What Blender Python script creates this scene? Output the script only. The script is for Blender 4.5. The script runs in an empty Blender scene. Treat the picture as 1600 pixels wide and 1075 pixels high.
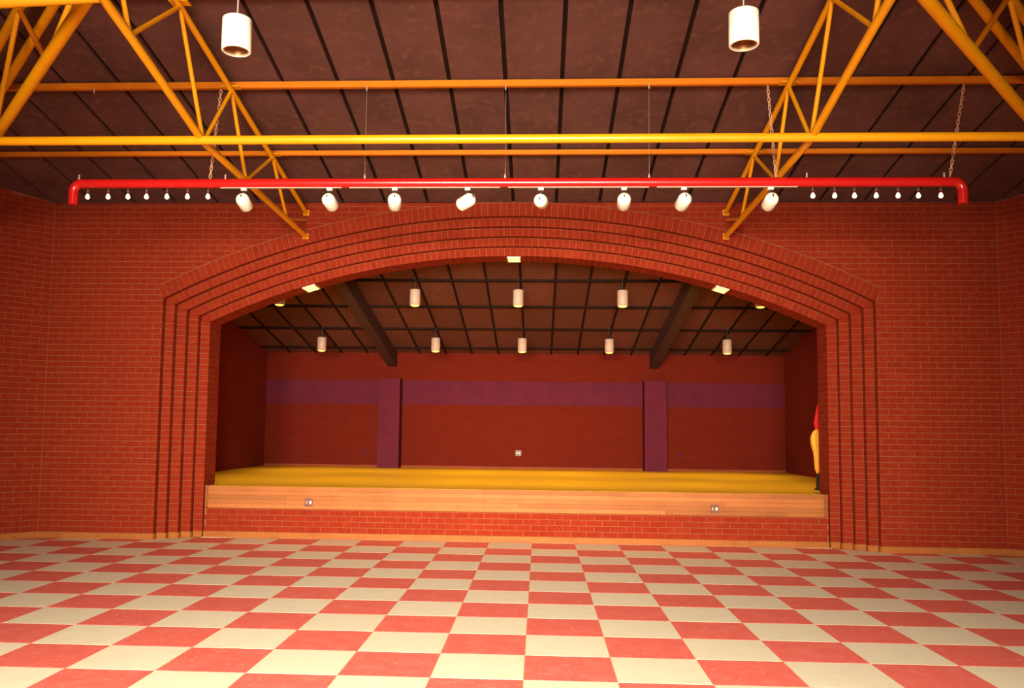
import bpy, math, random
from mathutils import Vector, Matrix
random.seed(7)
SC = bpy.context.scene
COL = SC.collection
PI = math.pi

# ------------------------------------------------------------------ camera
CAM = Vector((0.08754, -12.40716, 1.62071))
YAW, PITCH, ROLL = math.radians(2.76624), math.radians(4.65652), math.radians(0.66743)
cam_d = bpy.data.cameras.new('camera'); cam = bpy.data.objects.new('camera', cam_d); COL.objects.link(cam)
fwd = Vector((-math.sin(YAW)*math.cos(PITCH), math.cos(YAW)*math.cos(PITCH), math.sin(PITCH)))
rt = Vector((math.cos(YAW), math.sin(YAW), 0)); up = rt.cross(fwd)
r2 = rt*math.cos(ROLL)+up*math.sin(ROLL); u2 = up*math.cos(ROLL)-rt*math.sin(ROLL)
M = Matrix((r2, u2, -fwd)).transposed().to_4x4(); M.translation = CAM
cam.matrix_world = M
cam_d.sensor_fit = 'HORIZONTAL'; cam_d.sensor_width = 36.0
cam_d.lens = 1335.64*36/1600
cam_d.shift_x = 21.46/1600; cam_d.shift_y = 23.91/1600
cam_d.clip_end = 200
SC.camera = cam
# ------------------------------------------------------------------ exposure, world, lights
SC.view_settings.view_transform = 'Standard'; SC.view_settings.look = 'None'
SC.view_settings.gamma = 1; SC.view_settings.use_curve_mapping = False
SC.view_settings.exposure = 0.03
W = bpy.data.worlds.new('world'); SC.world = W; W.use_nodes = True
W.node_tree.nodes['Background'].inputs[0].default_value = (1.0, 0.72, 0.5, 1)
W.node_tree.nodes['Background'].inputs[1].default_value = 0.02

def area(name, loc, target, sx, sy, power, color, spread=180):
    d = bpy.data.lights.new(name, 'AREA'); d.shape = 'RECTANGLE'; d.size = sx; d.size_y = sy
    d.energy = power; d.color = color; d.spread = math.radians(spread)
    o = bpy.data.objects.new(name, d); COL.objects.link(o); o.location = loc
    o.rotation_euler = (Vector(target)-Vector(loc)).to_track_quat('-Z', 'Y').to_euler(); return o
def spot(name, loc, power, color, angle=110, blend=0.7, radius=0.06):
    d = bpy.data.lights.new(name, 'SPOT'); d.energy = power; d.color = color
    d.spot_size = math.radians(angle); d.spot_blend = blend; d.shadow_soft_size = radius
    o = bpy.data.objects.new(name, d); COL.objects.link(o); o.location = loc; return o

WIN_X = (-2.75, -0.85, 1.05)      # three windows in the wall behind the camera
for wx in WIN_X:
    area('window_daylight', (wx, -16.9, 2.7), (wx*0.4-0.35, -2, 0.9), 1.5, 2.6, 300, (1.0, 0.87, 0.68), 58)
# unseen lamps added behind the camera to brighten the near floor
for hx in (-7.0, -3.8, -0.6, 2.6, 5.8):
    spot('added_floor_fill', (hx, -10.4, 4.6), 420, (1.0, 0.84, 0.62), 150, 1.0, 0.1)
STAGE_ROWS = (((-4.38, -2.04, -0.28, 1.48, 3.775), 1.96, 3.975, 'front'), ((-4.34, -2.01, -0.26, 1.483, 3.816), 4.72, 3.44, 'back'))
for xs, y, z, nm in STAGE_ROWS:
    for x in xs:
        spot('pendant_lamp', (x, y, z-0.31), 190, (1.0, 0.68, 0.20), 92, 0.9, 0.07)

# ------------------------------------------------------------------ geometry constants (metres)
XC = -0.305
WY = -0.35                     # face of the hall wall round the stage opening
XL, XR = -7.06, 6.445          # corners where the splayed walls start
SL = 0.184                     # fall of both ceilings towards the back
def hall_z(y): return 4.87-SL*(y-WY)
def stage_z(y): return 3.30+SL*(6.6-y)
STEP = [(4.52, 0.05), (4.66, -0.05), (4.80, -0.15), (4.94, -0.25), (5.07, -0.35)]
R0 = 10.7; ZC = 4.17-R0
SX0, SX1, SY1 = -6.06, 5.46, 6.6
DECK = 0.747
T = 0.61
BH, BL, MJ = 0.0815, 0.2265, 0.010   # brick course height, brick pitch, joint

# ------------------------------------------------------------------ materials
def mat(name, color, rough=0.6, noise=None, metallic=0.0, bump=None, spec=0.4, emis=None, rand=0.0):
    m = bpy.data.materials.new(name); m.use_nodes = True
    nt = m.node_tree; b = nt.nodes['Principled BSDF']
    b.inputs['Base Color'].default_value = (*color, 1); b.inputs['Roughness'].default_value = rough
    b.inputs['Metallic'].default_value = metallic; b.inputs['Specular IOR Level'].default_value = spec
    geo = None
    src = None
    if noise:
        geo = nt.nodes.new('ShaderNodeNewGeometry')
        for sc_, col2, lo, hi in noise:
            n = nt.nodes.new('ShaderNodeTexNoise'); n.inputs['Scale'].default_value = sc_; n.inputs['Detail'].default_value = 4
            nt.links.new(geo.outputs['Position'], n.inputs['Vector'])
            r = nt.nodes.new('ShaderNodeMapRange'); r.inputs[1].default_value = lo; r.inputs[2].default_value = hi
            nt.links.new(n.outputs['Fac'], r.inputs[0])
            mx = nt.nodes.new('ShaderNodeMix'); mx.data_type = 'RGBA'
            nt.links.new(r.outputs[0], mx.inputs[0])
            if src is None: mx.inputs[6].default_value = (*color, 1)
            else: nt.links.new(src, mx.inputs[6])
            mx.inputs[7].default_value = (*col2, 1)
            src = mx.outputs[2]
    if rand:
        oi = nt.nodes.new('ShaderNodeObjectInfo')
        r = nt.nodes.new('ShaderNodeMapRange'); r.inputs[3].default_value = 1-rand; r.inputs[4].default_value = 1+rand
        nt.links.new(oi.outputs['Random'], r.inputs[0])
        hs = nt.nodes.new('ShaderNodeHueSaturation'); nt.links.new(r.outputs[0], hs.inputs['Value'])
        if src is None: hs.inputs['Color'].default_value = (*color, 1)
        else: nt.links.new(src, hs.inputs['Color'])
        src = hs.outputs[0]
    if src is not None: nt.links.new(src, b.inputs['Base Color'])
    if bump:
        geo = geo or nt.nodes.new('ShaderNodeNewGeometry')
        n = nt.nodes.new('ShaderNodeTexNoise'); n.inputs['Scale'].default_value = bump[0]; n.inputs['Detail'].default_value = 3
        nt.links.new(geo.outputs['Position'], n.inputs['Vector'])
        bp = nt.nodes.new('ShaderNodeBump'); bp.inputs['Strength'].default_value = bump[1]; bp.inputs['Distance'].default_value = 0.01
        nt.links.new(n.outputs['Fac'], bp.inputs['Height']); nt.links.new(bp.outputs[0], b.inputs['Normal'])
    if emis:
        b.inputs['Emission Color'].default_value = (*emis[0], 1); b.inputs['Emission Strength'].default_value = emis[1]
    return m

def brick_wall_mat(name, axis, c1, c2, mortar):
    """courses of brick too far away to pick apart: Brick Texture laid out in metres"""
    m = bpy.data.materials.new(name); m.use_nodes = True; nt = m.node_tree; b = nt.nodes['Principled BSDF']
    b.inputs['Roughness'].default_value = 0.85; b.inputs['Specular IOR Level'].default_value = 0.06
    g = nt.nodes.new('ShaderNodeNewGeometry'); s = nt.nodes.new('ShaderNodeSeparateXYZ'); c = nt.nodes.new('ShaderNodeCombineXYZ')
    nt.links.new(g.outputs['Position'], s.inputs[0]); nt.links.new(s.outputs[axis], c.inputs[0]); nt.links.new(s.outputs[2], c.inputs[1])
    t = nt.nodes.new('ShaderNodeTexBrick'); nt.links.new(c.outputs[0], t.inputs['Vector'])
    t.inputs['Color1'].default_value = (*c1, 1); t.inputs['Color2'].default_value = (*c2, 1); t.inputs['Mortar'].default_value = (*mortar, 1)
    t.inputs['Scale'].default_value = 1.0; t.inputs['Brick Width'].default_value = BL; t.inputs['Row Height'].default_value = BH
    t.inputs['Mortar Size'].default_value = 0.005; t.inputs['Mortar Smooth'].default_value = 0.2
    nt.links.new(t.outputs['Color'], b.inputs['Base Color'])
    bp = nt.nodes.new('ShaderNodeBump'); bp.invert = True; bp.inputs['Strength'].default_value = 0.4; bp.inputs['Distance'].default_value = 0.006
    nt.links.new(t.outputs['Fac'], bp.inputs['Height']); nt.links.new(bp.outputs[0], b.inputs['Normal'])
    return m

BR = (0.225, 0.020, 0.0078)
BRICK = mat('brick_red', BR, 0.85, [(9, (0.25, 0.028, 0.0095), 0.4, 0.7), (55, (0.185, 0.016, 0.006), 0.5, 0.75)], bump=(120, 0.3), spec=0.06, rand=0.06)
MORTAR = mat('mortar', (0.265, 0.082, 0.029), 0.9, [(20, (0.23, 0.064, 0.023), 0.4, 0.7)], spec=0.1)
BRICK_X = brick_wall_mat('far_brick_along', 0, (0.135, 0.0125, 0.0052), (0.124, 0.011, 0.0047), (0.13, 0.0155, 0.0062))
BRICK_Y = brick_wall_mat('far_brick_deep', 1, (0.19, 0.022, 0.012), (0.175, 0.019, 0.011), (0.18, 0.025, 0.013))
TILE_R = mat('red_tile', (0.72, 0.135, 0.108), 0.42, [(7, (0.75, 0.185, 0.15), 0.45, 0.75), (22, (0.84, 0.33, 0.26), 0.58, 0.76)], spec=0.2, rand=0.03)
TILE_C = mat('cream_tile', (0.75, 0.69, 0.525), 0.42, [(7, (0.71, 0.64, 0.47), 0.45, 0.75)], spec=0.2, rand=0.02)
JOINT_GLOW = mat('joint_edge_glow', (0.80, 0.42, 0.16), 0.8, [(15, (0.72, 0.36, 0.13), 0.4, 0.7)])  # yellowish glow along tile edges put into the joint colour
PANEL = mat('ceiling_panel', (0.135, 0.054, 0.044), 0.9, [(1.6, (0.095, 0.040, 0.030), 0.4, 0.65), (9, (0.175, 0.070, 0.052), 0.52, 0.75), (90, (0.095, 0.036, 0.026), 0.5, 0.7)], bump=(160, 0.4), spec=0.15, rand=0.06)
PANEL2 = mat('stage_ceiling_panel', (0.11, 0.037, 0.024), 0.9, [(3, (0.12, 0.036, 0.023), 0.4, 0.65), (18, (0.18, 0.056, 0.028), 0.5, 0.72)], bump=(140, 0.3), spec=0.15, rand=0.16)
DARK = mat('dark_joint', (0.022, 0.010, 0.007), 0.9, [(8, (0.017, 0.008, 0.0055), 0.4, 0.6)], spec=0.05)
BEAM = mat('dark_beam_wood', (0.05, 0.014, 0.009), 0.7, [(12, (0.035, 0.010, 0.007), 0.4, 0.7)])
YELLOW = mat('yellow_paint', (0.78, 0.33, 0.005), 0.25, [(5, (0.75, 0.305, 0.005), 0.4, 0.7)], spec=0.5)
ORANGE = mat('shaded_orange_paint', (0.58, 0.155, 0.006), 0.55, [(5, (0.54, 0.14, 0.006), 0.4, 0.7)], spec=0.1)  # darker than the yellow: shade of down-facing purlins put into the colour
RED = mat('red_paint', (0.47, 0.008, 0.007), 0.22, [(5, (0.44, 0.008, 0.007), 0.4, 0.7)], spec=0.5)
WHITE = mat('white_enamel', (0.88, 0.84, 0.68), 0.4, [(6, (0.86, 0.81, 0.64), 0.4, 0.7)])
PINKW = mat('pendant_enamel', (0.52, 0.35, 0.26), 0.5, [(6, (0.49, 0.32, 0.24), 0.4, 0.7)])
REFL = mat('copper_reflector', (0.55, 0.28, 0.12), 0.3, [(10, (0.45, 0.2, 0.08), 0.4, 0.7)], metallic=0.8)
STEEL = mat('wire_steel', (0.55, 0.42, 0.36), 0.45, [(30, (0.48, 0.36, 0.3), 0.4, 0.7)], metallic=0.5)
CHAIN = mat('chain_metal', (0.62, 0.33, 0.20), 0.5, [(30, (0.5, 0.26, 0.15), 0.4, 0.7)], metallic=0.2)
BLACK = mat('black_metal', (0.02, 0.014, 0.011), 0.6, [(12, (0.026, 0.018, 0.013), 0.4, 0.7)])
WOODB = mat('baseboard_wood', (0.33, 0.11, 0.025), 0.55, [(3, (0.29, 0.085, 0.019), 0.4, 0.7), (30, (0.36, 0.13, 0.036), 0.5, 0.75)], spec=0.1)
WOODD = mat('dark_baseboard', (0.25, 0.05, 0.016), 0.6, [(3, (0.21, 0.04, 0.013), 0.4, 0.7)], spec=0.1)
FASC = mat('fascia_wood', (0.36, 0.12, 0.035), 0.55, [(2.5, (0.32, 0.10, 0.028), 0.4, 0.7), (40, (0.40, 0.14, 0.045), 0.5, 0.75)], spec=0.1, rand=0.2)
PURPLE = mat('purple_paint', (0.115, 0.0155, 0.030), 0.8, [(3, (0.10, 0.014, 0.027), 0.4, 0.7)], bump=(90, 0.2), spec=0.05)
BROWNP = mat('brown_plate', (0.13, 0.035, 0.02), 0.45, [(20, (0.11, 0.03, 0.016), 0.4, 0.7)])
SOCKW = mat('ivory_socket', (0.85, 0.68, 0.5), 0.4, [(20, (0.8, 0.62, 0.44), 0.4, 0.7)])
SOCKD = mat('dull_socket', (0.42, 0.22, 0.14), 0.45, [(20, (0.36, 0.18, 0.11), 0.4, 0.7)])
BULB = mat('bulb_glass', (0.9, 0.84, 0.74), 0.25, [(10, (0.88, 0.82, 0.7), 0.4, 0.7)], emis=((1.0, 0.80, 0.58), 0.9))
GLOW = mat('lamp_glow', (0.9, 0.7, 0.3), 0.5, [(10, (0.88, 0.68, 0.3), 0.4, 0.7)], emis=((1.0, 0.62, 0.12), 1.4))
GLOW2 = mat('recessed_glow', (0.9, 0.8, 0.5), 0.5, [(10, (0.88, 0.78, 0.5), 0.4, 0.7)], emis=((1.0, 0.80, 0.22), 1.7))
FLAGR = mat('flag_red_cloth', (0.70, 0.015, 0.012), 0.8, [(25, (0.6, 0.012, 0.01), 0.4, 0.7)])
FLAGY = mat('flag_gold_cloth', (0.85, 0.40, 0.03), 0.7, [(25, (0.75, 0.33, 0.03), 0.4, 0.7)])
PLAIN = mat('plain_plaster', (0.40, 0.14, 0.07), 0.9, [(3, (0.36, 0.12, 0.06), 0.4, 0.7)])
GLASS = mat('window_glass', (0.9, 0.9, 0.9), 0.1, [(3, (0.88, 0.9, 0.9), 0.4, 0.7)]); GLASS.node_tree.nodes['Principled BSDF'].inputs['Transmission Weight'].default_value = 1

def deck_mat():
    m = bpy.data.materials.new('stage_floor_strips'); m.use_nodes = True; nt = m.node_tree; b = nt.nodes['Principled BSDF']
    b.inputs['Roughness'].default_value = 0.4; b.inputs['Specular IOR Level'].default_value = 0.08
    g = nt.nodes.new('ShaderNodeNewGeometry')
    t = nt.nodes.new('ShaderNodeTexBrick'); nt.links.new(g.outputs['Position'], t.inputs['Vector'])
    t.inputs['Color1'].default_value = (0.86, 0.52, 0.035, 1); t.inputs['Color2'].default_value = (0.78, 0.43, 0.026, 1); t.inputs['Mortar'].default_value = (0.6, 0.27, 0.012, 1)
    t.inputs['Scale'].default_value = 1; t.inputs['Bias'].default_value = 0.1; t.inputs['Brick Width'].default_value = 1.4; t.inputs['Row Height'].default_value = 0.06; t.inputs['Mortar Size'].default_value = 0.0015
    nt.links.new(t.outputs['Color'], b.inputs['Base Color']); return m
DECKM = deck_mat()

# ------------------------------------------------------------------ mesh helpers
class MB:
    def __init__(s): s.v = []; s.f = []; s.sm = []
    def add(s, v, f, smooth=False):
        n = len(s.v); s.v += [tuple(p) for p in v]; s.f += [tuple(i+n for i in q) for q in f]; s.sm += [smooth]*len(f); return s
    def hexa(s, p):           # p: 4 bottom corners (counter-clockwise) then 4 top corners
        return s.add(p, [(3, 2, 1, 0), (4, 5, 6, 7), (0, 1, 5, 4), (1, 2, 6, 5), (2, 3, 7, 6), (3, 0, 4, 7)])
    def box(s, x0, x1, y0, y1, z0, z1):
        return s.hexa([(x0, y0, z0), (x1, y0, z0), (x1, y1, z0), (x0, y1, z0), (x0, y0, z1), (x1, y0, z1), (x1, y1, z1), (x0, y1, z1)])
    def bar(s, a, b, w, h):   # square-edged bar between two points, h upright
        a = Vector(a); b = Vector(b); d = (b-a).normalized()
        side = d.cross(Vector((0, 0, 1)))
        side = Vector((1, 0, 0)) if side.length < 1e-4 else side.normalized()
        u = side.cross(d).normalized(); p = []
        for c, e in ((-1, -1), (1, -1), (1, 1), (-1, 1)): p.append(a+side*c*w/2+u*e*h/2)
        for c, e in ((-1, -1), (1, -1), (1, 1), (-1, 1)): p.append(b+side*c*w/2+u*e*h/2)
        return s.hexa(p)
    def tube(s, pts, r, n=16, cap=True):
        pts = [Vector(p) for p in pts]; rings = []; prev = None
        for i, p in enumerate(pts):
            d = ((pts[min(i+1, len(pts)-1)]-p).normalized()+(p-pts[max(i-1, 0)]).normalized()).normalized()
            if prev is None:
                prev = d.cross(Vector((0, 0, 1)))
                if prev.length < 1e-3: prev = d.cross(Vector((0, 1, 0)))
            x = (prev-d*prev.dot(d)).normalized(); prev = x; y = d.cross(x)
            rr = r[i] if isinstance(r, (list, tuple)) else r
            rings.append([p+x*math.cos(2*PI*k/n)*rr+y*math.sin(2*PI*k/n)*rr for k in range(n)])
        v = [q for g in rings for q in g]; f = []
        for i in range(len(pts)-1):
            for k in range(n): f.append((i*n+k, i*n+(k+1) % n, (i+1)*n+(k+1) % n, (i+1)*n+k))
        s.add(v, f, True)
        if cap:
            s.add(rings[0], [tuple(range(n))[::-1]]); s.add(rings[-1], [tuple(range(n))])
        return s
    def lathe(s, prof, n=24, smooth=True):   # profile of (radius, z) round the z axis
        v = []; f = []
        for r, z in prof:
            for k in range(n): v.append((r*math.cos(2*PI*k/n), r*math.sin(2*PI*k/n), z))
        for i in range(len(prof)-1):
            for k in range(n): f.append((i*n+k, i*n+(k+1) % n, (i+1)*n+(k+1) % n, (i+1)*n+k))
        return s.add(v, f, smooth)
    def mesh(s, name, m):
        me = bpy.data.meshes.new(name); me.from_pydata(s.v, [], s.f)
        me.polygons.foreach_set('use_smooth', s.sm); me.materials.append(m); me.update(); return me
    def build(s, name, m, parent=None, loc=None):
        return obj(name, s.mesh(name, m), parent, loc)
def obj(name, me, parent=None, loc=None, rot=None, mw=None):
    o = bpy.data.objects.new(name, me); COL.objects.link(o)
    if parent: o.parent = parent
    if mw is not None: o.matrix_local = mw
    if loc is not None: o.location = loc
    if rot is not None: o.rotation_euler = rot
    return o
def struct(o): o['kind'] = 'structure'; return o
def stuff(o): o['kind'] = 'stuff'; return o
def tag(o, label, cat, group=None):
    o['label'] = label; o['category'] = cat
    if group: o['group'] = group
    return o
def thing(name, label, cat, loc=(0, 0, 0), group=None):
    o = bpy.data.objects.new(name, None); COL.objects.link(o); o.location = loc; o.empty_display_size = 0.1
    return tag(o, label, cat, group)

# ------------------------------------------------------------------ bricks
class Courses:
    """bricks gathered for one wall: the nearest 300 become parts of it, the rest one part of kind stuff"""
    def __init__(s, parent, limit=300): s.p = parent; s.items = []; s.limit = limit; s.cache = {}
    def add(s, verts): s.items.append([Vector(v) for v in verts])
    def finish(s):
        its = sorted(s.items, key=lambda v: (sum(v, Vector())/8-CAM).length)
        for v in its[:s.limit]:
            c = sum(v, Vector())/8
            loc = [p-c for p in v]
            key = tuple(round(k, 4) for p in loc for k in p)
            if key not in s.cache: s.cache[key] = MB().hexa(loc).mesh('brick', BRICK)
            obj('brick', s.cache[key], s.p, c)
        if len(its) > s.limit:
            mb = MB()
            for v in its[s.limit:]: mb.hexa(v)
            stuff(mb.build('distant_brick', BRICK, s.p))
def hexa_pts(x0b, x1b, x0t, x1t, y0, y1, z0, z1):
    return [(x0b, y0, z0), (x1b, y0, z0), (x1b, y1, z0), (x0b, y1, z0), (x0t, y0, z1), (x1t, y0, z1), (x1t, y1, z1), (x0t, y1, z1)]

# ---------- hall floor
FLX0, FLX1, FLY0, FLY1 = -11.4, 10.8, -17.0, 0.05
floor = struct(MB().box(FLX0, FLX1, FLY0, FLY1, -0.2, -0.0035).build('floor', JOINT_GLOW))
def in_view(x, y, z):
    d = Vector((x, y, z))-CAM; zz = d.dot(fwd)
    if zz < 0.3: return False
    px = 800-21.46+1335.64*d.dot(r2)/zz; py = 537.5+23.91-1335.64*d.dot(u2)/zz
    return -90 < px < 1690 and -60 < py < 1120
def wall_front_y(x):            # where the floor ends for a given x
    if x < XL: return WY-(XL-x)
    if x > XR: return WY-(x-XR)
    h = abs(x-XC)
    for hw, y in STEP:
        if h <= hw+0.001: return y
    return WY
tile_mesh = {}
g = 0.0028
for c in (0, 1):
    tile_mesh[c] = MB().box(-T/2+g, T/2-g, -T/2+g, T/2-g, -0.004, 0.0).mesh('tile', (TILE_C, TILE_R)[c])
far_t = {0: MB(), 1: MB()}
for i in range(-19, 18):
    for k in range(-28, 1):
        x0, x1, y0, y1 = i*T, (i+1)*T, (k-1)*T, k*T
        x0 = max(x0, FLX0); x1 = min(x1, FLX1)
        if y1 < FLY0+0.1 or x1-x0 < 0.05: continue
        c = (i+k+1) % 2
        # clip against the walls
        yw0, yw1 = wall_front_y(x0+0.001), wall_front_y(x1-0.001)
        ya, yb = min(y1, yw0), min(y1, yw1)
        if ya <= y0+0.02 and yb <= y0+0.02: continue
        vis = any(in_view(a, b, 0) for a in (x0, x1) for b in (y0, y1))
        if ya == y1 and yb == y1:
            if vis: obj('tile', tile_mesh[c], floor, ((x0+x1)/2, (y0+y1)/2, 0))
            else: far_t[c].box(x0+g, x1-g, y0+g, y1-g, -0.004, 0)
        elif vis or True:
            ya = max(ya, y0+0.02); yb = max(yb, y0+0.02)
            p = [(x0+g, y0+g), (x1-g, y0+g), (x1-g, yb-g), (x0+g, ya-g)]
            mb = MB().hexa([(a, b, -0.004) for a, b in p]+[(a, b, 0) for a, b in p])
            if vis: mb.build('tile', (TILE_C, TILE_R)[c], floor)
            else:
                far_t[c].add(mb.v, mb.f)
for c in (0, 1): stuff(far_t[c].build('distant_tile', (TILE_C, TILE_R)[c], floor))
# the last strip in front of the stage base (row between y = 0 and the base wall)
for i in range(-8, 7):
    x0, x1 = max(i*T, XC-4.52), min((i+1)*T, XC+4.52)
    if x1-x0 > 0.02: MB().box(x0+g, x1-g, g, 0.05, -0.004, 0).build('tile', (TILE_C, TILE_R)[i % 2], floor)

# ---------- hall wall round the stage opening
R4 = R0+0.5; ROUT = R4+0.205
NS = 60
th_end = math.asin(STEP[4][0]/R4)
wall = MB()
top = lambda y: hall_z(y)-0.012
for sx in (-1, 1):
    xa = XC+sx*STEP[4][0]; xb = XL if sx < 0 else XR
    x0, x1 = min(xa, xb), max(xa, xb)
    if sx < 0: x0 -= 0.25; x1 -= 0.006
    else: x1 += 0.25; x0 += 0.006
    wall.hexa([(x0, WY+0.006, 0), (x1, WY+0.006, 0), (x1, 0.48, 0), (x0, 0.48, 0), (x0, WY+0.006, top(WY)), (x1, WY+0.006, top(WY)), (x1, 0.48, top(0.48)), (x0, 0.48, top(0.48))])
# spandrel above the outer ring
def ring_top(x):                # top of the outer ring at x (skewback outside its ends)
    h = abs(x-XC); xo = ROUT*math.sin(th_end)
    if h <= xo: return ZC+math.sqrt(ROUT**2-h*h)
    return ZC+ROUT*math.cos(th_end)
for i in range(NS):
    a, b = XC-5.075+10.15*i/NS, XC-5.075+10.15*(i+1)/NS
    za, zb = ring_top(a), ring_top(b)
    za, zb = min(za, top(WY)-0.002), min(zb, top(WY)-0.002)
    wall.hexa([(a, WY+0.006, za), (b, WY+0.006, zb), (b, 0.48, zb), (a, 0.48, za), (a, WY+0.006, top(WY)), (b, WY+0.006, top(WY)), (b, 0.48, top(0.48)), (a, 0.48, top(0.48))])
wall_back = struct(wall.build('wall_back', MORTAR))
cs = Courses(wall_back)
z = 0.088; row = 0
zi = ZC+R4*math.cos(th_end); zo = ZC+ROUT*math.cos(th_end)       # inner and outer end of the skewback
def cut(zv):                    # half width left free of coursed bricks at height zv
    if zv < zi: return STEP[4][0]
    if zv < zo: return STEP[4][0]+(zv-zi)*math.tan(th_end)
    q = ROUT**2-(zv-ZC)**2
    return math.sqrt(q) if q > 0 else 0.0
while z < 4.86:
    z1 = min(z+BH-MJ, 4.862)
    if z1-z > 0.02:
        off = (row % 2)*BL/2
        n0 = int((XL-XC)/BL)-2; n1 = int((XR-XC)/BL)+2
        hb, ht = cut(z), cut(z1)
        for n in range(n0, n1):
            a = XC+n*BL+off+MJ/2; b = a+BL-MJ
            a = max(a, XL+0.004); b = min(b, XR-0.004)
            if b-a < 0.03: continue
            ab = at = a; bb = bt = b
            if (a+b)/2 < XC:
                bb = min(b, XC-hb-0.006); bt = min(b, XC-ht-0.006)
                if hb == STEP[4][0] and z < zi: bb = min(b, XC-hb+0.0); bt = bb
            else:
                ab = max(a, XC+hb+0.006); at = max(a, XC+ht+0.006)
                if hb == STEP[4][0] and z < zi: ab = max(a, XC+hb); at = ab
            if bb-ab < 0.02 and bt-at < 0.02: continue
            if bb-ab < 0.004: bb = ab+0.004 if (a+b)/2 > XC else bb; ab = bb-0.004 if (a+b)/2 < XC else ab
            if bt-at < 0.004: continue
            j = random.uniform(-0.0015, 0.0015)
            cs.add(hexa_pts(ab, bb, at, bt, WY+j, WY+0.096, z, z1))
    z += BH; row += 1
cs.finish()

# ---------- stepped brick jambs of the opening
for sx, nm in ((-1, 'trim_1'), (1, 'trim_2')):
    back = MB()
    prev = STEP[4][0]
    for k in range(3, -1, -1):
        hw, y = STEP[k]; out = STEP[k+1][0]
        ztop = ZC+math.sqrt((R0+0.125*k)**2-hw*hw)
        zt2 = ZC+math.sqrt((R0+0.125*k)**2-out*out) if False else ztop
        x0, x1 = sorted((XC+sx*(hw+0.006), XC+sx*out))
        back.box(x0, x1, y+0.006, 0.474, 0, ztop+0.0)
    jamb = struct(back.build(nm, MORTAR))
    cs = Courses(jamb)
    z = 0.088; row = 0
    while z < 3.6:
        z1 = z+BH-MJ
        for k in range(4):
            hw, y = STEP[k]; out = STEP[k+1][0]
            ztop = ZC+math.sqrt((R0+0.125*k)**2-hw*hw)
            if z > ztop-0.03: continue
            zt = min(z1, ztop)
            a, b = XC+sx*hw, XC+sx*(out-MJ*0.7)
            x0, x1 = min(a, b), max(a, b)
            if k == 0:
                ys = [(0.05, 0.26-MJ), (0.26, 0.475)] if row % 2 else [(0.05, 0.155-MJ), (0.155, 0.365-MJ), (0.365, 0.475)]
            else: ys = [(y, y+0.1-0.004)]
            for ya, yb in ys: cs.add(hexa_pts(x0, x1, x0, x1, ya+random.uniform(-0.001, 0.001), yb, z, zt))
        z += BH; row += 1
    for k in range(4):          # cut bricks that close the jamb under the slanting end of each ring
        hw, y = STEP[k]; out = STEP[k+1][0]
        zt = ZC+math.sqrt((R0+0.125*k)**2-hw*hw)
        a0, a1, t0 = XC+sx*(hw+0.004), XC+sx*(out-MJ*0.7), XC+sx*(hw+0.055)
        q = (a0, a1, t0, a1) if sx > 0 else (a1, a0, a1, t0)
        cs.add(hexa_pts(*q, y, y+0.4, zt+0.003, zt+0.112))
    cs.finish()

# ---------- arch rings, each recessed a brick behind the next
for k in range(5):
    hw, y = STEP[k]; r_in = R0+0.125*k; th = math.asin(hw/r_in)
    r_out = r_in+(0.2 if k == 4 else 0.125)
    mb = MB(); n = 56; ring = []
    ex = 0.010 if k == 4 else 0.0
    back_y = 0.474 if k == 0 else 0.47-0.002*k
    yb0 = y+0.008
    for i in range(n+1):
        t = -th+2*th*i/n; ring.append((math.sin(t), math.cos(t)))
    v = []
    for s_, c_ in ring:
        v += [(XC+s_*(r_in+0.005), yb0, ZC+c_*(r_in+0.005)), (XC+s_*(r_in+0.005), back_y, ZC+c_*(r_in+0.005)), (XC+s_*(r_out+ex), back_y, ZC+c_*(r_out+ex)), (XC+s_*(r_out+ex), yb0, ZC+c_*(r_out+ex))]
    f = [(0, 1, 2, 3)]
    for i in range(n):
        a = 4*i; b = a+4
        for q in range(4): f.append((a+q, b+q, b+(q+1) % 4, a+(q+1) % 4))
    f.append((4*n+3, 4*n+2, 4*n+1, 4*n))
    mb.add(v, f)
    tr = struct(mb.build('trim_%d' % (3+k), MORTAR))
    nb = int(round(2*th*r_in/0.091)); dt = 2*th/nb
    def wedge(ya, yb):
        w0 = dt*r_in/2-MJ/2; w1 = dt*(r_out-MJ)/2-MJ/2
        ra, rb = r_in, r_out-MJ*0.8
        return MB().hexa([(-w0, ya, ra), (w0, ya, ra), (w0, yb, ra), (-w0, yb, ra), (-w1, ya, rb), (w1, ya, rb), (w1, yb, rb), (-w1, yb, rb)]).mesh('brick', BRICK)
    spans = [(y, 0.258), (0.268, 0.475)] if k == 0 else [(y, y+0.097)]
    for ya, yb in spans:
        # shared wedge, origin moved to the brick itself
        rm = (r_in+r_out)/2
        me = wedge(ya, yb)
        ym = (ya+yb)/2
        for vv in me.vertices: vv.co.z -= rm; vv.co.y -= ym
        for i in range(nb):
            t = -th+(i+0.5)*dt
            obj('brick', me, tr, (XC+math.sin(t)*rm, ym, ZC+math.cos(t)*rm), (0, t, 0))

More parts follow.
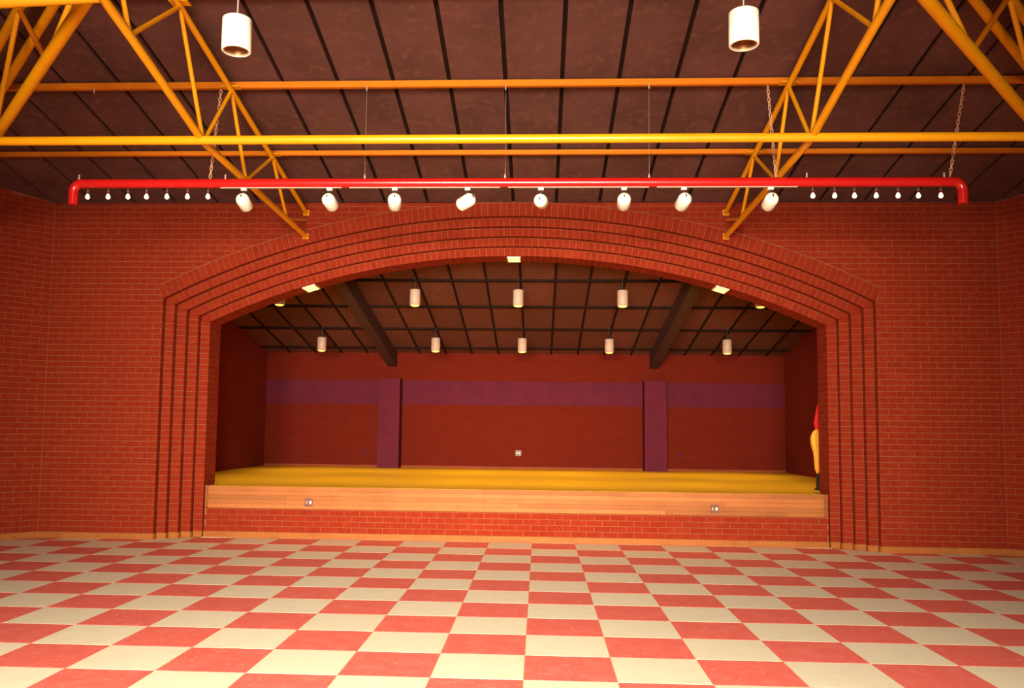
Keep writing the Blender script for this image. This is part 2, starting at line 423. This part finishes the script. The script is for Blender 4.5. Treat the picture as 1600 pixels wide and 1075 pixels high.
# ---------- splayed hall walls (45 degrees) and the rest of the hall behind the camera
def splay(sx, nm):
    x0 = XL if sx < 0 else XR
    L = 4.3
    d = Vector((sx*0.70710678, -0.70710678, 0)); nrm = Vector((-sx*0.70710678, -0.70710678, 0))  # into the hall
    o = Vector((x0, WY, 0))
    def P(s, q, zz=None, tp=False):
        p = o+d*s+nrm*q
        return (p.x, p.y, (hall_z(p.y)-0.002) if tp else zz)
    mb = MB()
    mb.hexa([P(0, -0.006, 0), P(0, -0.3, 0), P(L, -0.3, 0), P(L, -0.006, 0), P(0, -0.006, 0, True), P(0, -0.3, 0, True), P(L, -0.3, 0, True), P(L, -0.006, 0, True)] if sx > 0 else
            [P(0, -0.3, 0), P(0, -0.006, 0), P(L, -0.006, 0), P(L, -0.3, 0), P(0, -0.3, 0, True), P(0, -0.006, 0, True), P(L, -0.006, 0, True), P(L, -0.3, 0, True)])
    w = struct(mb.build(nm, MORTAR))
    cs = Courses(w)
    z = 0.088; row = 0
    while z < 5.6:
        z1 = z+BH-MJ; off = (row % 2)*BL/2
        for n in range(-1, 12):
            a = max(n*BL+off+MJ/2, 0.006); b = n*BL+off+BL-MJ/2
            if b-a < 0.03: continue
            ta = min(z1, hall_z((o+d*a).y)-0.012); tb = min(z1, hall_z((o+d*b).y)-0.012)
            if ta < z+0.015: continue
            j = random.uniform(-0.0015, 0.0015)
            q = [P(a, j, z), P(a, -0.05, z), P(b, -0.05, z), P(b, j, z), P(a, j, ta), P(a, -0.05, ta), P(b, -0.05, tb), P(b, j, tb)]
            if sx < 0: q = [q[1], q[0], q[3], q[2], q[5], q[4], q[7], q[6]]
            cs.add(q)
        z += BH; row += 1
    cs.finish()
    return o+d*L
eL = splay(-1, 'wall_left'); eR = splay(1, 'wall_right')
struct(MB().box(eL.x-0.3, eL.x, -17, eL.y, 0, 6.7).build('wall_left_rear', BRICK_Y))
struct(MB().box(eR.x, eR.x+0.3, -17, eR.y, 0, 6.7).build('wall_right_rear', BRICK_Y))
wf = MB()
xx = [eL.x-0.3]+[v for wx in WIN_X for v in (wx-0.78, wx+0.78)]+[eR.x+0.3]
for i in range(0, len(xx), 2): wf.box(xx[i], xx[i+1], -17.2, -16.95, 0, 5.3)
for wx in WIN_X: wf.box(wx-0.78, wx+0.78, -17.2, -16.95, 0, 1.36); wf.box(wx-0.78, wx+0.78, -17.2, -16.95, 4.04, 5.3)
struct(wf.build('wall_front', BRICK_X))
for i, wx in enumerate(WIN_X):
    fr = MB()
    fr.box(wx-0.78, wx-0.72, -17.15, -17.0, 1.36, 4.04).box(wx+0.72, wx+0.78, -17.15, -17.0, 1.36, 4.04)
    fr.box(wx-0.72, wx+0.72, -17.15, -17.0, 1.36, 1.42).box(wx-0.72, wx+0.72, -17.15, -17.0, 3.98, 4.04)
    w = struct(fr.build('window_%d' % (i+1), WHITE)); MB().box(wx-0.72, wx+0.72, -17.09, -17.08, 1.42, 3.98).build('pane', GLASS, w)

# ---------- hall ceiling: long panels with dark gaps between them
RY = -9.5
cm = MB()
def slab(mb, x0, x1, ya, yb, yend, zf, th_, off=0.0):
    mb.hexa([(x0, yend, zf(yend)+off), (x1, yend, zf(yend)+off), (x1, yb, zf(yb)+off), (x0, ya, zf(ya)+off),
             (x0, yend, zf(yend)+off+th_), (x1, yend, zf(yend)+off+th_), (x1, yb, zf(yb)+off+th_), (x0, ya, zf(ya)+off+th_)])
cuts = [eL.x, XL, XR, eR.x]
for a, b in ((eL.x, XL), (XL, XR), (XR, eR.x)):
    slab(cm, a, b, min(WY, wall_front_y(a) if a < XL or a > XR else WY), min(WY, wall_front_y(b) if b < XL or b > XR else WY), RY, hall_z, 0.08, 0.035)
zr = hall_z(RY)
cm.hexa([(eL.x, -17.2, zr-SL*7.7+0.035), (eR.x, -17.2, zr-SL*7.7+0.035), (eR.x, RY, zr+0.035), (eL.x, RY, zr+0.035),
         (eL.x, -17.2, zr-SL*7.7+0.115), (eR.x, -17.2, zr-SL*7.7+0.115), (eR.x, RY, zr+0.115), (eL.x, RY, zr+0.115)])
ceiling = struct(cm.build('ceiling', DARK))
JP = 0.617
for n in range(-18, 18):
    a = 0.003+(n-0.5)*JP+0.024; b = a+JP-0.048
    a = max(a, eL.x+0.02); b = min(b, eR.x-0.02)
    if b-a < 0.1: continue
    def fy(x):
        if x < XL: return WY-(XL-x)
        if x > XR: return WY-(x-XR)
        return WY
    mb = MB(); ya, yb = fy(a), fy(b)
    segs = [(a, b)]
    if a < XL < b: segs = [(a, XL), (XL, b)]
    if a < XR < b: segs = [(a, XR), (XR, b)]
    for p, q in segs: slab(mb, p, q, fy(p), fy(q), RY, hall_z, 0.03)
    mb.build('ceiling_panel', PANEL, ceiling)

# ---------- stage: room behind the opening
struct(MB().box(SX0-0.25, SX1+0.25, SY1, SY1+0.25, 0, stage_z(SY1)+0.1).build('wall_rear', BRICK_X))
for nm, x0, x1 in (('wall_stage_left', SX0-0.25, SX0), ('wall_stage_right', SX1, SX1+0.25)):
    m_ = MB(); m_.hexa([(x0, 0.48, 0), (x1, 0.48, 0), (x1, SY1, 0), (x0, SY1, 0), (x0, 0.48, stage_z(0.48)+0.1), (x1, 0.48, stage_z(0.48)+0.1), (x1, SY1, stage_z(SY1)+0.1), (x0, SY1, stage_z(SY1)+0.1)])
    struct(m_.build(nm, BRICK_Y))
sc_b = MB(); slab(sc_b, SX0, SX1, SY1, SY1, 0.485, stage_z, 0.06, 0.03)
stage_ceiling = struct(sc_b.build('ceiling_stage', DARK))
xj = [SX0]+[-0.24+0.588*n for n in range(-9, 10)]+[SX1]
xj = [x for x in xj if SX0 <= x <= SX1]
yj = [0.49, 0.58, 1.965, 3.34, 4.725, 6.12, 6.6]
for i in range(len(xj)-1):
    for k in range(len(yj)-1):
        a, b = xj[i]+0.02, xj[i+1]-0.02; y0, y1 = yj[k]+0.028, yj[k+1]-0.028
        if k == len(yj)-2: y1 = SY1-0.005
        if b-a < 0.06 or y1-y0 < 0.03: continue
        mb = MB(); slab(mb, a, b, y1, y1, y0, stage_z, 0.025)
        mb.build('ceiling_panel', PANEL2, stage_ceiling)
for y in yj[1:-1]:
    z_ = stage_z(y)
    MB().hexa([(SX0+0.01, y-0.028, z_+SL*0.028-0.035), (SX1-0.01, y-0.028, z_+SL*0.028-0.035), (SX1-0.01, y+0.028, z_-SL*0.028-0.035), (SX0+0.01, y+0.028, z_-SL*0.028-0.035),
               (SX0+0.01, y-0.028, z_+SL*0.028+0.02), (SX1-0.01, y-0.028, z_+SL*0.028+0.02), (SX1-0.01, y+0.028, z_-SL*0.028+0.02), (SX0+0.01, y+0.028, z_-SL*0.028+0.02)]).build('batten', DARK, stage_ceiling)
for x in xj[1:-1]:
    mb = MB(); slab(mb, x-0.019, x+0.019, SY1-0.005, SY1-0.005, 0.49, stage_z, 0.04, -0.018); mb.build('batten', DARK, stage_ceiling)
# purple band and pilasters on the stage's rear wall
struct(MB().box(SX0, SX1, SY1-0.012, SY1, 2.145, 2.675).build('trim_8', PURPLE))
for x, nm in ((-3.2, 'trim_9'), (2.60, 'trim_10')):
    mb = MB().box(x-0.235, x+0.235, SY1-0.40, SY1-0.012, DECK, 2.13).box(x-0.235, x+0.235, SY1-0.40, SY1-0.012, 2.14, 2.70).box(x-0.225, x+0.225, SY1-0.39, SY1-0.012, 2.12, 2.15)
    struct(mb.build(nm, PURPLE))
struct(MB().box(SX0, SX1, SY1-0.02, SY1, DECK, DECK+0.045).build('baseboard_rear', WOODD))

# ---------- baseboards of the hall
def baseboard(name, pts):
    mb = MB()
    for (ax, ay), (bx, by) in zip(pts, pts[1:]):
        mb.bar((ax, ay, 0.041), (bx, by, 0.041), 0.026, 0.082)
    return struct(mb.build(name, WOODB))
def side_path(sx):
    p = []
    x0 = XL if sx < 0 else XR
    p.append((x0+sx*3.0, WY-3.0)); p.append((x0, WY))
    for k in range(4, 0, -1):
        p.append((XC+sx*STEP[k][0], STEP[k][1])); p.append((XC+sx*STEP[k][0], STEP[k-1][1]))
    p.append((XC+sx*STEP[0][0], STEP[0][1])); p.append((XC+sx*STEP[0][0], STEP[0][1]))
    return p[:-1]
baseboard('baseboard_left', side_path(-1)); baseboard('baseboard_right', side_path(1))
baseboard('baseboard_back', [(XC-4.50, 0.048), (XC+4.50, 0.048)])

# ---------- the stage platform
stage = thing('stage', 'raised wooden stage floor over a low brick base inside the arched opening', 'stage', (XC, 3.3, 0))
def local(mb, m, name, parent=stage):
    o = mb.build(name, m, parent); o.location = -Vector(parent.location); return o
b_ = MB().box(XC-4.50, XC+4.50, 0.056, 0.48, 0.0, DECK-0.05).box(XC-4.50, XC-4.414, 0.056, 0.488, DECK-0.05, DECK-0.001).box(XC+4.414, XC+4.50, 0.056, 0.488, DECK-0.05, DECK-0.001)
base = local(b_, MORTAR, 'base_wall')
cs = Courses(base)
z = 0.088; row = 0
while z < 0.43:
    z1 = min(z+BH-MJ, 0.43)
    for n in range(-22, 23):
        a = XC+n*BL+(row % 2)*BL/2+MJ/2-0.05; b = a+BL-MJ
        a = max(a, XC-4.50); b = min(b, XC+4.50)
        if b-a < 0.03: continue
        cs.add(hexa_pts(a, b, a, b, 0.05+random.uniform(-0.0015, 0.0015), 0.1, z, z1))
    z += BH; row += 1
cs.finish()
dk = MB().box(XC-4.412, XC+4.412, -0.008, 0.06, DECK-0.04, DECK).box(XC-4.412, XC+4.412, 0.06, 0.49, DECK-0.04, DECK)
dk.box(SX0+0.005, SX1-0.005, 0.49, SY1-0.02, DECK-0.04, DECK)
local(dk, DECKM, 'deck')
fb = local(MB().box(XC-4.41, XC+4.41, -0.012, 0.05, 0.432, DECK-0.04), DARK, 'fascia_board')
rows = 5; fh = (DECK-0.001-0.43)/rows
for r_ in range(rows):
    x = XC-4.415; 
    while x < XC+4.414:
        L = random.uniform(0.9, 2.1); e = min(x+L, XC+4.415)
        if XC+4.415-e < 0.3: e = XC+4.415
        o = MB().box(x+0.001, e-0.001, -0.03+random.uniform(-0.0012, 0.0012), -0.008, 0.43+r_*fh+0.0012, 0.43+(r_+1)*fh-0.0008).build('plank', FASC, fb)
        x = e

# ---------- beams below the stage ceiling
for x, lab in ((-3.2, 'dark sloping beam under the stage ceiling left of the centre bay'), (2.62, 'dark sloping beam under the stage ceiling right of the centre bay')):
    mb = MB(); slab(mb, x-0.1, x+0.1, SY1, SY1, 0.485, stage_z, 0.31, -0.312)
    tag(mb.build('ceiling_beam', BEAM), lab, 'beam', 'beams of the stage ceiling')

# ---------- trusses
def tcz(y): return hall_z(y)-0.155
def truss(x, lab):
    t = thing('roof_truss', lab, 'truss', (x, WY, 4.4), 'yellow roof trusses')
    def lp(p): return Vector(p)-Vector(t.location)
    tops = [(x, y, tcz(y)) for y in (-7.75, -6.29, -4.83, -3.45, -1.97)]
    bots = [(x, -7.1, 5.0), (x, -5.75, 4.82), (x, -4.16, 4.465), (x, -2.9, 4.44), (x, -1.30, 4.405)]
    MB().tube([lp((x, -8.4, tcz(-8.4))), lp((x, WY, tcz(WY)))], 0.033).build('top_chord', YELLOW, t)
    MB().tube([lp((x, -8.2, 5.2)), lp((x, -6.25, 4.92)), lp((x, -5.75, 4.82)), lp((x, -4.20, 4.475)), lp((x, -4.05, 4.462)), lp((x, WY, 4.372))], 0.038).build('bottom_chord', YELLOW, t)
    for i in range(5):
        MB().tube([lp(tops[i]), lp(bots[i])], 0.022, 10).build('web', YELLOW, t)
        if i < 4: MB().tube([lp(bots[i]), lp(tops[i+1])], 0.022, 10).build('web', YELLOW, t)
    for p in tops[1:]:
        MB().box(-0.09, 0.09, -0.05, 0.05, -0.006, 0.006).build('gusset_plate', YELLOW, t, lp(p)+Vector((0, 0, 0.035)))
    MB().tube([lp(bots[4])+Vector((0, 0.15, 0.02)), lp((x, WY-0.02, 4.60))], 0.016, 8).build('web', YELLOW, t)
    for zz in (tcz(WY), 4.372): MB().box(-0.042, 0.042, -0.012, 0.0, -0.042, 0.042).build('wall_plate', YELLOW, t, lp((x, WY-0.002, zz)))
    return t
truss(-3.31, 'yellow tubular roof truss running to the stage wall at left of the arch')
truss(2.71, 'yellow tubular roof truss running to the stage wall at right of the arch')
def diag(sx, lab):
    N = Vector((-3.31 if sx < 0 else 2.71, -6.25, 0)); d = Vector((sx*0.70710678, 0.70710678, 0)); side = Vector((-sx*0.70710678, 0.70710678, 0))
    t = thing('corner_truss', lab, 'truss', (N.x, N.y, 4.9), 'yellow corner trusses')
    def P(s, below, q=0.0):
        p = N+d*s+side*q; return Vector((p.x, p.y, hall_z(p.y)-below))-Vector(t.location)
    E_ = 6.3
    MB().tube([P(0.0, 0.93), P(E_, 0.93)], 0.053).build('bottom_chord', YELLOW, t)
    for q in (-0.09, 0.14): MB().tube([P(-0.3, 0.14, q), P(E_, 0.14, q)], 0.045).build('top_chord', YELLOW, t)
    nodes_b = [1.42+1.95*i for i in range(3)]
    nodes_t = [0.5, 2.13, 4.1]
    for i in range(3):
        MB().tube([P(nodes_t[i], 0.14, 0.14 if i == 0 else -0.09), P(nodes_b[i], 0.93)], 0.025, 10).build('web', YELLOW, t)
        if i < 2: MB().tube([P(nodes_b[i], 0.93), P(nodes_t[i+1], 0.14, -0.09)], 0.025, 10).build('web', ORANGE, t)
    return t
diag(-1, 'thick yellow truss slanting across the upper left corner of the hall ceiling')
diag(1, 'thick yellow truss slanting across the upper right corner of the hall ceiling')
# pipes and purlins that tie the trusses together
PX0, PX1 = -9.9, 9.3
def wend(y, sx): return (XL-(WY-y)+0.02) if sx < 0 else (XR+(WY-y)-0.02)
o = tag(MB().tube([(wend(-4.24, -1), -4.24, 4.455), (wend(-4.24, 1), -4.24, 4.455)], 0.044, 20).build('brace_pipe', YELLOW), 'long bright yellow pipe crossing the hall just above the red pipe', 'pipe')
o = tag(MB().tube([(-3.31, -6.25, 4.90), (-4.6, -6.45, 4.735), (-6.3, -6.7, 4.50)], 0.055, 16).build('brace_pipe', YELLOW), 'thick yellow pipe end at the extreme top left of the ceiling', 'pipe')
for y, w, h, lab in ((-3.37, 0.05, 0.07, 'orange ceiling purlin that the chains hang from, above the bright yellow pipe'), (-1.86, 0.05, 0.056, 'thin orange ceiling purlin nearest the stage wall, just below the bright yellow pipe'), (-4.87, 0.05, 0.07, 'orange ceiling purlin nearest the camera above the hanging cylinder lamps')):
    zz = hall_z(y)-0.005-h/2-0.012
    p = thing('purlin', lab, 'purlin', (XC, y, zz), 'orange ceiling purlins')
    MB().box(wend(y, -1)-XC, wend(y, 1)-XC, -w/2, w/2, -h/2, h/2).build('bar', ORANGE, p)
    if y == -3.37:
        for hx in (-4.88, -1.823, -0.302, 1.244):
            MB().tube([(hx-XC, -0.02, -h/2+0.01), (hx-XC, -0.035, -h/2-0.02), (hx-XC, -0.03, -h/2-0.045)], 0.008, 8).build('hook', STEEL, p)

# ---------- red pipe with bulbs and spotlights
PY, PZ, PR = -3.4, 4.262, 0.05
pipe = thing('lighting_pipe', 'long red pipe with turned-down ends carrying bulbs and white spotlights', 'pipe', (XC, PY, PZ))
def elbow(x, sx):
    pts = []
    for i in range(7):
        a = PI/2*i/6; pts.append((x-sx*0.09+sx*0.09*math.sin(a)-XC, 0, -0.09+0.09*math.cos(a)))
    return pts
xa, xb = -5.055, 4.505
pts = [(xa-XC, 0, -0.235)]+elbow(xa, -1)[::-1]+elbow(xb, 1)+[(xb-XC, 0, -0.235)]
MB().tube(pts, PR, 20).build('pipe_body', RED, pipe)
for a, b in ((-3.406, -2.07), (-1.985, -0.35), (-0.262, 1.24), (1.325, 2.80)):
    MB().box(a-XC, b-XC, -0.014, 0.014, -PR-0.006, -PR+0.004).build('track', PINKW, pipe)
for hx in (4.32, 2.90, -3.36, -5.0): MB().tube([(hx-XC, 0, PR-0.01), (hx-XC, 0.0, PR+0.05)], [0.012, 0.008], 8).build('hook', STEEL, pipe)
bulb_x = (-4.894, -4.663, -4.44, -4.232, -4.003, -3.774, -3.546, 2.96, 3.186, 3.391, 3.616, 3.841, 4.051, 4.281)
ordn = ('first', 'second', 'third', 'fourth', 'fifth', 'sixth', 'seventh')
bm = MB().lathe([(0.0, -0.056), (0.012, -0.054), (0.021, -0.046), (0.025, -0.034), (0.023, -0.022), (0.016, -0.006), (0.012, 0.004), (0.0, 0.006)], 16).mesh('globe', BULB)
sm = MB().lathe([(0.0, -0.004), (0.014, -0.004), (0.014, 0.03), (0.010, 0.034), (0.010, 0.05), (0.0, 0.05)], 12).mesh('socket', BROWNP)
for i, x in enumerate(bulb_x):
    side = 'left' if i < 7 else 'right'; k = i if i < 7 else i-7
    lab = ('%s small bare bulb from the left end of the red pipe' % ordn[k]) if i < 7 else ('%s small bare bulb from the right end of the red pipe' % ordn[6-k])
    t = thing('light_bulb', lab, 'bulb', (x, PY, PZ-PR-0.042), 'small bulbs below the red pipe')
    obj('globe', bm, t, (0, 0, -0.028)); obj('socket', sm, t, (0, 0, -0.008))
housing = MB().lathe([(0.0, -0.092), (0.022, -0.090), (0.048, -0.080), (0.066, -0.060), (0.072, -0.035), (0.073, 0.10), (0.070, 0.105), (0.064, 0.10), (0.058, 0.03), (0.0, 0.02)], 28).mesh('housing', WHITE)
slot = MB().box(-0.006, 0.006, -0.018, 0.018, -0.004, 0.004).mesh('vent_slot', BLACK)
SP = [(-3.148, (0.32, 0.50), 'leftmost white spotlight on the red pipe in front of the left truss'),
      (-2.202, (0.32, 0.46), 'second white spotlight from the left on the red pipe, turned right'),
      (-1.489, (0.04, 0.48), 'third white spotlight from the left, pointing straight down at the arch'),
      (-0.70, (-0.66, 0.42), 'fourth white spotlight from the left, swung sideways to the left'),
      (0.089, (0.14, 0.16), 'fifth white spotlight from the left, seen end on as a round dome'),
      (0.976, (-0.04, 0.44), 'sixth white spotlight from the left, right of the round one'),
      (1.609, (-0.29, 0.48), 'seventh white spotlight from the left, turned to the left'),
      (2.52, (-0.29, 0.48), 'rightmost white spotlight on the red pipe in front of the right truss')]
for x, dr, lab in SP:
    t = thing('spotlight', lab, 'spotlight', (x, PY, PZ-PR-0.012), 'white spotlights on the red pipe')
    c = Vector((0, 0, -0.138))
    v = (Vector((x, PY, PZ-0.2))-CAM).normalized(); sd = v.cross(Vector((0, 0, 1))).normalized(); u_ = sd.cross(v)
    d = (v*math.sqrt(1-dr[0]**2-dr[1]**2)+sd*dr[0]-u_*dr[1]).normalized()
    rot = d.to_track_quat('Z', 'Y').to_matrix().to_4x4(); rot.translation = c
    hs = obj('housing', housing, t, mw=rot)
    # slot low on the rear dome
    q = Matrix.Rotation(0, 4, 'X'); sp_ = obj('vent_slot', slot, hs, (0.0, 0.012, -0.090))
    MB().box(-0.028, 0.028, -0.02, 0.02, -0.022, 0.004).build('mount', WHITE, t)
    MB().tube([(0, 0, -0.02), (0, 0.02, -0.085)], 0.012, 8).build('stem', BLACK, t)

# chains and hanger wires
def chain(a, b, lab):
    a = Vector(a); b = Vector(b); L = (b-a).length; n = int(L/0.042); d = (b-a)/n
    t = thing('hanging_chain', lab, 'chain', a, 'chains holding the red pipe')
    mb = MB()
    u = d.normalized(); s1 = u.cross(Vector((0, 1, 0))).normalized(); s2 = u.cross(s1)
    for i in range(n):
        c = d*(i+0.5); s_ = (s1+s2).normalized() if i % 2 else (s1-s2).normalized()
        pts = []
        for k in range(9):
            an = 2*PI*k/8; pts.append(c+u*0.029*math.cos(an)+s_*0.014*math.sin(an))
        mb.tube(pts, 0.0052, 6, False)
    mb.build('links', CHAIN, t)
chain((-3.445, -3.40, 5.312), (-3.53, -3.4, 4.324), 'twisted chain from the purlin to the red pipe beside the left truss')
chain((2.505, -3.40, 5.312), (2.578, -3.4, 4.324), 'twisted chain from the purlin to the red pipe beside the right truss')
chain((4.555, -3.40, 5.312), (4.38, -3.4, 4.324), 'slanting twisted chain near the right end of the red pipe')
for x, lab in ((-1.822, 'thin hanger wire above the second spotlight from the left'), (-0.297, 'thin hanger wire at the middle of the red pipe'), (1.243, 'thin hanger wire between the sixth and seventh spotlights')):
    t = thing('hanger_wire', lab, 'wire', (x, -3.4, PZ+PR), 'hanger wires of the red pipe')
    MB().tube([(0, 0, 0), (0, 0, 1.0)], 0.0014, 6).build('wire', STEEL, t)
    MB().lathe([(0, -0.004), (0.012, -0.004), (0.009, 0.03), (0.005, 0.05), (0, 0.05)], 10).build('clip', STEEL, t)

# ---------- cylinder pendants
def pendant(loc, top_z, lab, group, r, h, body, stem_m, lit):
    t = thing('pendant_lamp', lab, 'lamp', loc, group)
    MB().lathe([(0, h/2), (r*0.9, h/2), (r, h/2-0.008), (r, -h/2+0.004), (r-0.004, -h/2), (r-0.016, -h/2), (r-0.018, -h/2+0.01)], 32).build('shade', body, t)
    MB().lathe([(r-0.017, -h/2+0.002), (r-0.022, -h/2+0.05), (r*0.55, -h/2+0.13), (0, -h/2+0.14)], 32).build('reflector', GLOW if lit else REFL, t)
    if lit:
        MB().lathe([(r-0.017, -h/2+0.004), (r-0.02, -h/2-0.010), (r*0.5, -h/2-0.020), (0, -h/2-0.022)], 24).build('lens', GLOW, t)
    L = top_z-loc[2]
    MB().tube([(0, 0, h/2-0.002), (0, 0, L)], 0.006 if not lit else 0.012, 8).build('stem', stem_m, t)
    MB().lathe([(0, L-0.03), (0.035, L-0.03), (0.04, L), (0, L)], 16).build('canopy', stem_m, t)
    return t
pendant((-2.035, -6.75, 4.333), hall_z(-6.75), 'large white cylinder lamp hanging by a thin stem at upper left', 'large white cylinder lamps', 0.100, 0.235, WHITE, STEEL, False)
pendant((1.452, -6.75, 4.340), hall_z(-6.75), 'large white cylinder lamp hanging by a thin stem at upper right', 'large white cylinder lamps', 0.100, 0.235, WHITE, STEEL, False)
posn = ('far left', 'left of centre', 'centre', 'right of centre', 'far right')
for xs, y, z0, nm in STAGE_ROWS:
    for i, x in enumerate(xs):
        zc = z0-0.135
        if nm == 'front':
            lab = ('front row stage lamp half hidden by the left curve of the arch', 'left of the three fully visible front row stage lamps', 'middle of the three fully visible front row stage lamps', 'right of the three fully visible front row stage lamps', 'front row stage lamp nearly hidden by the right curve of the arch')[i]
        else:
            lab = 'back row stage cylinder lamp, %s, hanging above the rear wall' % posn[i]
        pendant((x, y, zc), stage_z(y)+0.02, lab, 'small cylinder lamps over the stage', 0.09, 0.27, PINKW, BLACK, True)

# ---------- recessed lights in the arch soffit
for x, lab in ((-3.374, 'glowing recessed light in the left side of the arch soffit'), (XC, 'glowing recessed light at the crown of the arch soffit'), (2.757, 'glowing recessed light in the right side of the arch soffit')):
    th = math.asin((x-XC)/R0)
    t = thing('recessed_light', lab, 'light', (XC+math.sin(th)*R0, 0.265, ZC+math.cos(th)*R0), 'recessed lights in the arch')
    t.rotation_euler = (0, th, 0)
    fr = MB().box(-0.10, -0.085, -0.17, 0.17, -0.02, 0.004).box(0.085, 0.10, -0.17, 0.17, -0.02, 0.004).box(-0.085, 0.085, -0.17, -0.155, -0.02, 0.004).box(-0.085, 0.085, 0.155, 0.17, -0.02, 0.004)
    fr.build('frame', SOCKW, t)
    MB().box(-0.085, 0.085, -0.155, 0.155, -0.018, 0.003).build('lens', GLOW2, t)
    spot('soffit_lamp', (XC+math.sin(th)*(R0-0.06), 0.265, ZC+math.cos(th)*(R0-0.06)), 40, (1.0, 0.66, 0.25), 120, 0.8)

# ---------- outlets
def outlet(loc, w, lab, plate, s1, s2, group=None):
    t = thing('outlet', lab, 'outlet', loc, group)
    MB().box(-w/2, w/2, -0.008, 0, -w/2, w/2).build('plate', plate, t)
    for sx, m in ((-1, s1), (1, s2)):
        if m is None: continue
        me = MB().lathe([(0, 0), (0.017, 0), (0.017, 0.008), (0.013, 0.011), (0, 0.011)], 16)
        me.v = [(a*1.0, -c, b*1.55) for a, b, c in me.v]
        me.build('socket', m, t, (sx*0.027, -0.006, 0))
    return t
outlet((-3.237, -0.031, 0.527), 0.115, 'brown outlet plate on the stage front at the left', BROWNP, SOCKD, SOCKW, 'outlets on the stage front')
outlet((2.582, -0.031, 0.527), 0.115, 'brown outlet plate on the stage front at the right', BROWNP, SOCKD, SOCKW, 'outlets on the stage front')
outlet((-0.361, SY1-0.001, 1.093), 0.13, 'bright white double outlet at the middle of the stage rear wall', BROWNP, SOCKW, SOCKW)
for x, lab in ((-3.79, 'small purple outlet cover on the rear wall left of the left pilaster'), (3.175, 'small purple outlet cover on the rear wall right of the right pilaster')):
    t = thing('outlet_cover', lab, 'outlet', (x, SY1-0.001, 1.085), 'purple outlet covers')
    MB().box(-0.05, 0.05, -0.012, 0, -0.05, 0.05).build('plate', PURPLE, t); MB().box(-0.015, 0.015, -0.018, -0.01, -0.02, 0.02).build('knob', PURPLE, t)

# ---------- furled flag half hidden by the right jamb
fl = thing('flag', 'furled red and gold cloth on a dark stand peeking out behind the right jamb', 'flag', (4.445, 0.95, DECK))
MB().lathe([(0, 0), (0.15, 0), (0.15, 0.02), (0.125, 0.035), (0.12, 0.24), (0.10, 0.27), (0, 0.27)], 24).build('stand', BLACK, fl)
MB().tube([(0, 0, 0.2), (0, 0, 1.62)], 0.013, 10).build('pole', BEAM, fl)
def cloth(name, m, prof, nfold=9):
    mb = MB(); n = 54; v = []; f = []
    for zz, cx, r in prof:
        for k in range(n):
            a = 2*PI*k/n; rr = r*(1+0.16*math.sin(nfold*a+zz*3)); v.append((cx+rr*math.cos(a), 0.8*rr*math.sin(a), zz))
    for i in range(len(prof)-1):
        for k in range(n): f.append((i*n+k, i*n+(k+1) % n, (i+1)*n+(k+1) % n, (i+1)*n+k))
    mb.add(v, f, True); mb.add(v[-n:], [tuple(range(n))]); mb.add(v[:n], [tuple(range(n))[::-1]])
    return mb.build(name, m, fl)
cloth('red_cloth', FLAGR, [(0.90, -0.03, 0.085), (1.02, -0.03, 0.105), (1.12, -0.02, 0.10), (1.25, -0.01, 0.085), (1.36, 0, 0.06), (1.42, 0, 0.02)])['label'] = 'red upper part of the furled cloth'
cloth('gold_cloth', FLAGY, [(0.25, -0.06, 0.05), (0.32, -0.065, 0.07), (0.42, -0.06, 0.08), (0.55, -0.045, 0.10), (0.70, -0.05, 0.13), (0.80, -0.05, 0.135), (0.88, -0.04, 0.115), (0.94, -0.03, 0.07)])['label'] = 'gold lower part of the furled cloth'
